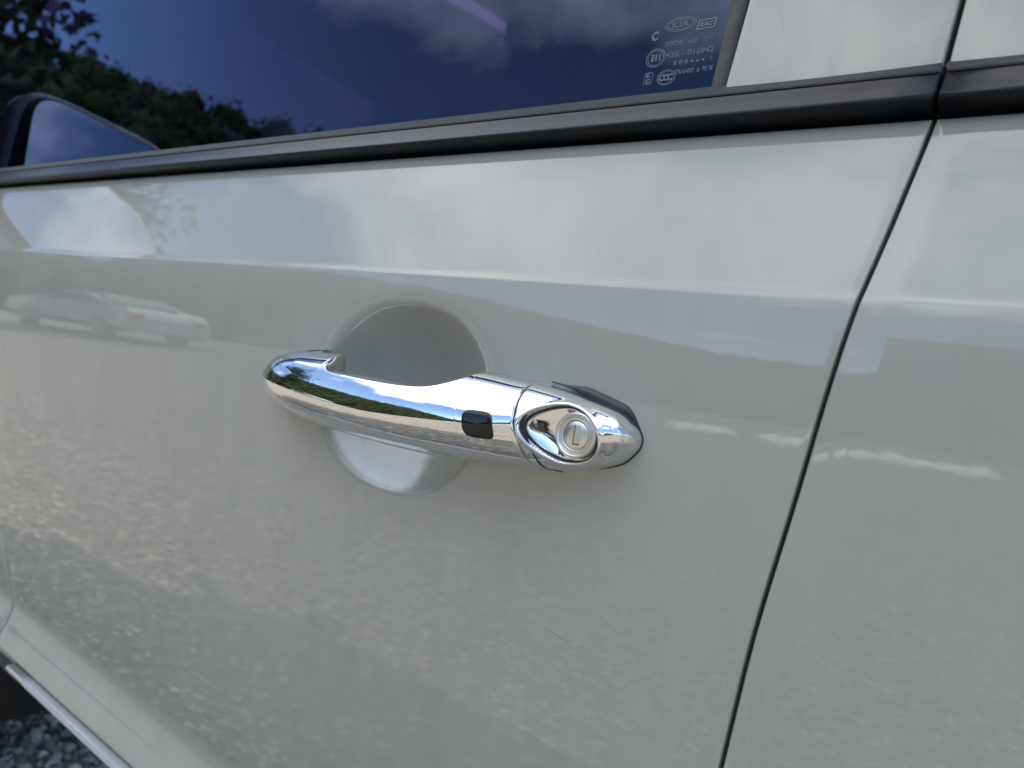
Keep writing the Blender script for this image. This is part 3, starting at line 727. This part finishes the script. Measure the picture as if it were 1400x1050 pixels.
# ------------------------------------------------------------------ ground, gravel
g = mesh("ground", [(-700, -700, 0), (700, -700, 0), (700, 700, 0), (-700, 700, 0)], [(0, 1, 2, 3)], M_ground, smooth=False); tag(g, kind='structure')
def gravel():
    base = bmesh.new(); bmesh.ops.create_icosphere(base, subdivisions=1, radius=1); base.verts.ensure_lookup_table()
    bv = np.array([v.co[:] for v in base.verts]); bf = [tuple(v.index for v in f.verts) for f in base.faces]; base.free()
    V, F, C = [], [], []
    n = 13000
    for i in range(n):
        x = -1.15 + rng.normal() * .42; y = .40 + rng.normal() * .30
        s = rng.choice([.005, .007, .009, .012, .017], p=[.3, .3, .22, .14, .04]) * rng.uniform(.62, 1.0)
        ro = Matrix.Rotation(rng.uniform(0, 6.28), 3, Vector(rng.normal(size=3)).normalized())
        jit = bv * (1 + rng.uniform(-.25, .25, size=(len(bv), 1))); sc = np.array([rng.uniform(.8, 1.3), rng.uniform(.7, 1.1), rng.uniform(.5, .9)])
        P = (jit * sc * s) @ np.array(ro); P += (x, y, s * rng.uniform(.1, .7))
        o = len(V); V += P.tolist(); F += [tuple(k + o for k in f) for f in bf]
        t = rng.choice([.22, .34, .48, .62, .80], p=[.22, .28, .26, .16, .08]); C += [(t * 1.0, t * .97, t * .93, 1)] * len(bf)
    o = mesh("gravel", V, F, M_stone, smooth=False)
    ca = o.data.color_attributes.new("tone", 'FLOAT_COLOR', 'CORNER'); ca.data.foreach_set('color', np.repeat(np.array(C), 3, axis=0).ravel())
    tag(o, "dark grey loose gravel lying under the sill of the car", None, kind='stuff')
gravel()

# ------------------------------------------------------------------ what the paint, glass and chrome reflect, standing across the lot
EL = [(-180, 5), (-120, 16), (-100, 20), (-77, 19.5), (-66, 19.5), (-52, 20), (-46, 19.5), (-40, 18), (-35, 15), (-30, 12.5), (-25, 10.5), (-20, 9.0), (-12, 9.0), (0, 8), (30, 5), (60, 4), (100, 3), (180, 3)]
def crest(az): return np.interp(az, [a for a, b in EL], [b for a, b in EL])
CX, CY = .186, -.26
def hill():
    rows = []; azs = np.arange(-130, 95, 1.0)
    for k, t in enumerate(np.linspace(0, 1, 12)):
        row = []
        for az in azs:
            d = 30 + 45 * t; H = (math.tan(R(crest(az))) * 75 + .85 - 3.5) * t ** 1.1
            p = noise.noise(Vector((az * .09, t * 3, 1))) * 1.5 * t
            row.append((CX + d * math.sin(R(az)), CY - d * math.cos(R(az)), H + p - .3 * (1 - t)))
        rows.append(row)
    rows.append([(CX + 140 * math.sin(R(az)), CY - 140 * math.cos(R(az)), -1) for az in azs])
    o = grid("hill", np.array(rows), M_soil); tag(o, kind='structure')
    b = bmesh.new(); bmesh.ops.create_icosphere(b, subdivisions=1, radius=1); b.verts.ensure_lookup_table()
    bv = np.array([v.co[:] for v in b.verts]); bf = np.array([[v.index for v in f.verts] for f in b.faces]); b.free()
    V, F = [], []; o_ = 0; Q = []
    for i in range(4200):
        az = rng.uniform(-128, 92); t = rng.uniform(.0, 1.0) ** .7; d = 30 + 45 * t
        H = (math.tan(R(crest(az))) * 75 + .85 - 3.5) * t ** 1.1
        r = rng.uniform(.8, 1.7) * (1 if az < -25 else .75); ax = np.array([r, r, r * rng.uniform(.8, 1.5)])
        c = np.array([CX + d * math.sin(R(az)), CY - d * math.cos(R(az)), H + r * .6])
        V.append(bv * (1 + rng.uniform(-.2, .2, size=(len(bv), 1))) * ax * .82 + c); F.append(bf + o_); o_ += len(bv)
        n = 46; p = rng.normal(size=(n, 3)); p /= np.linalg.norm(p, axis=1)[:, None]; p = p * ax * rng.uniform(.8, 1.15, size=(n, 1)) + c
        u = rng.normal(size=(n, 3)); u /= np.linalg.norm(u, axis=1)[:, None]; w = np.cross(u, rng.normal(size=(n, 3))); w /= np.linalg.norm(w, axis=1)[:, None]
        sz = rng.uniform(.16, .34, size=(n, 1)); Q.append(np.stack([p - u * sz, p + w * sz * .6, p + u * sz, p - w * sz * .6], 1).reshape(-1, 3))
    V = np.concatenate(V); F = np.concatenate(F); Q = np.concatenate(Q); nq = len(Q) // 4
    me = bpy.data.meshes.new("forest"); me.vertices.add(len(V) + len(Q)); me.vertices.foreach_set('co', np.concatenate([V, Q]).ravel())
    lv = np.concatenate([F.ravel(), np.arange(len(Q)) + len(V)]).astype(np.int32); me.loops.add(len(lv)); me.loops.foreach_set('vertex_index', lv)
    me.polygons.add(len(F) + nq); me.polygons.foreach_set('loop_start', np.concatenate([np.arange(len(F)) * 3, len(F) * 3 + np.arange(nq) * 4]).astype(np.int32))
    me.update(calc_edges=True)
    fo = link("forest", me, M_forest, smooth=False); tag(fo, "dense green wood covering the hillside across the lot", None, kind='stuff')
hill()
def tree(x, y, h, cr, label):
    t = empty("broadleaf_tree", (x, y, 0), label, "tree")
    n = 14; P = []
    for z, r in ((0, .24), (.6, .17), (h * .35, .13), (h * .7, .06), (h * .9, .02)):
        P.append([(r * math.cos(2 * math.pi * k / n) + .1 * math.sin(z), r * math.sin(2 * math.pi * k / n), z) for k in range(n)])
    trunk = grid("trunk", np.array(P), M_bark, t, closed=True)
    V, F = [], []
    cl = [(Vector((rng.normal() * cr * .45, rng.normal() * cr * .45, h * .62 + rng.normal() * h * .17)), rng.uniform(.5, 1.1) * cr * .4) for _ in range(26)]
    for i in range(7000):
        c, r = cl[rng.integers(len(cl))]; p = np.array(c) + rng.normal(size=3) * r * .5; s = rng.uniform(.08, .16)
        a = rng.normal(size=3); a /= np.linalg.norm(a); b = np.cross(a, rng.normal(size=3)); b /= np.linalg.norm(b)
        o = len(V); V += [p - a * s, p + b * s * .6, p + a * s, p - b * s * .6]; F.append((o, o + 1, o + 2, o + 3))
    mesh("crown", V, F, M_leaf, t, smooth=False)
    return t
def polar(az, d): return CX + d * math.sin(R(az)), CY - d * math.cos(R(az))
x, y = polar(-85, 15); tree(x, y, 8.0, 2.6, "tall broad-leaved tree reflected at the front end of the tinted window")

# white saloon across the lot
def saloon(loc, rot, name, label, M_body):
    c = empty(name, loc, label, "car"); c.rotation_euler = (0, 0, rot)
    side = [(-2.2, .30), (-2.25, .55), (-2.15, .78), (-1.3, .92), (-.75, .98), (-.1, 1.40), (.75, 1.43), (1.45, 1.08), (2.05, 1.0), (2.22, .80), (2.2, .35)]
    sec = []
    for s, w in ((-1, .80), (-.92, .86), (-.5, .9), (.5, .9), (.92, .86), (1, .80)):
        sec.append([(x, s * .88, z if z < .95 else .95 + (z - .95) * (1 if abs(s) < .6 else .72)) for x, z in side])
    P = np.array(sec); n = len(side)
    body = grid("body", P, M_body, c, closed=True, smooth=False, extra=[tuple(range(n)), tuple(range(5 * n, 6 * n))[::-1]])
    body.modifiers.new("round", 'BEVEL').width = .05
    for s in (-1, 1):
        prism("side_window", [(-.6, 1.0), (-.08, 1.26), (.7, 1.28), (1.25, 1.03)], 'y', s * .86, s * .90, M_black, c)
        prism("bumper_strip", [(-2.24, .30), (-2.24, .42), (2.22, .42), (2.22, .30)], 'y', s * .84, s * .895, M_black, c)
        for x in (-1.38, 1.35):
            w = lathe("wheel", [(.2, -.1), (.3, -.1), (.32, -.06), (.32, .06), (.3, .1), (.2, .1)], M_tyre, c, (x, s * .82, .32), 32)
            lathe("wheel_rim", [(.21, .115 * s), (.17, .10 * s), (.05, .11 * s)], M_alloy, w, (x, s * .82, .32), 24)
    prism("windscreen", [(-.62, .99), (-.10, 1.36), (-.13, 1.40), (-.72, 1.0)], 'y', -.70, .70, M_winglass, c)
    prism("rear_window", [(1.40, 1.07), (.80, 1.38), (.84, 1.43), (1.5, 1.1)], 'y', -.70, .70, M_winglass, c)
    for s in (-1, 1):
        box("headlight", (-2.27, -2.10, s * .68 - .14, s * .68 + .14, .62, .74), M_winglass, c, bev=.02)
        box("tail_light", (2.10, 2.25, s * .68 - .14, s * .68 + .14, .72, .86), simple("tail_red", (.35, .02, .02), .2), c, bev=.02)
x, y = polar(-67.2, 17.5); saloon((x, y, 0), R(-6), "white_saloon", "white saloon car parked across the lot, mirrored in the door paint ahead of the handle", M_white)
M_blackcar = simple("black_car_paint", (.006, .005, .006), .12, spec=.5, var=.05, Coat_Weight=.6)
saloon((4.6, -4.4, 0), R(-1), "dark_saloon", "black saloon parked nearby on the gravel, mirrored small in the chrome handle end", M_blackcar)

# grey building
def building():
    x0, y0 = polar(-9.8, 27); W, D, H = 16, 9, 10.2
    b = empty("grey_building", (x0, y0, 0), "flat-roofed grey building across the lot, mirrored as a dark block in the rear door", "building")
    box("wall", (0, W, -D, 0, 0, H), M_conc, b, bev=.03)
    box("roof", (-.25, W + .25, -D - .25, .25, H + .002, H + .35), M_conc, b, bev=.04)
    for i in range(5):
        for j in range(3):
            wx, wz = 1.2 + i * 3.0, 1.3 + j * 3.0
            f = box("window", (wx, wx + 1.6, .002, .07, wz, wz + 1.4), M_seal, b, bev=.01); box("pane", (wx + .08, wx + 1.52, .07, .078, wz + .08, wz + 1.32), M_winglass, f)
    box("door", (W - 2.2, W - 1.0, .002, .06, .02, 2.1), M_seal, b, bev=.01)
building()
# pale rocks along the edge of the lot
def rock(x, y, sx, sy, sz, label):
    bm = bmesh.new(); bmesh.ops.create_icosphere(bm, subdivisions=3, radius=1)
    k = rng.uniform(0, 50)
    for v in bm.verts:
        n = noise.fractal(v.co * 1.3 + Vector((k, k, k)), 1, 2, 4); v.co = v.co * (1 + .28 * n)
        v.co = Vector((v.co.x * sx, v.co.y * sy, max(v.co.z, -.35) * sz))
    o = bm_obj("boulder", bm, M_rock); o.location = (x, y, sz * .3)
    return tag(o, label, "rock", "pale rocks along the far edge of the lot")
ORD = ("leftmost", "second", "third", "fourth", "fifth", "sixth", "seventh", "eighth", "ninth", "rightmost")
for k, (az, w) in enumerate(((-22.3, .55), (-20.4, .8), (-15.6, .5), (-13.8, .6), (-11.0, .5), (-9.4, .6), (-7.2, .5), (-5.2, 1.0), (-3.4, .9), (-1.8, .5))):
    x, y = polar(az, 12.5 + rng.uniform(-.4, .4)); rock(x, y, w * .58, .3, rng.uniform(.11, .20), ORD[k] + " from the left of the pale rocks mirrored right of the handle" if 0 < k < 9 else ORD[k] + " of the pale rocks mirrored right of the handle")
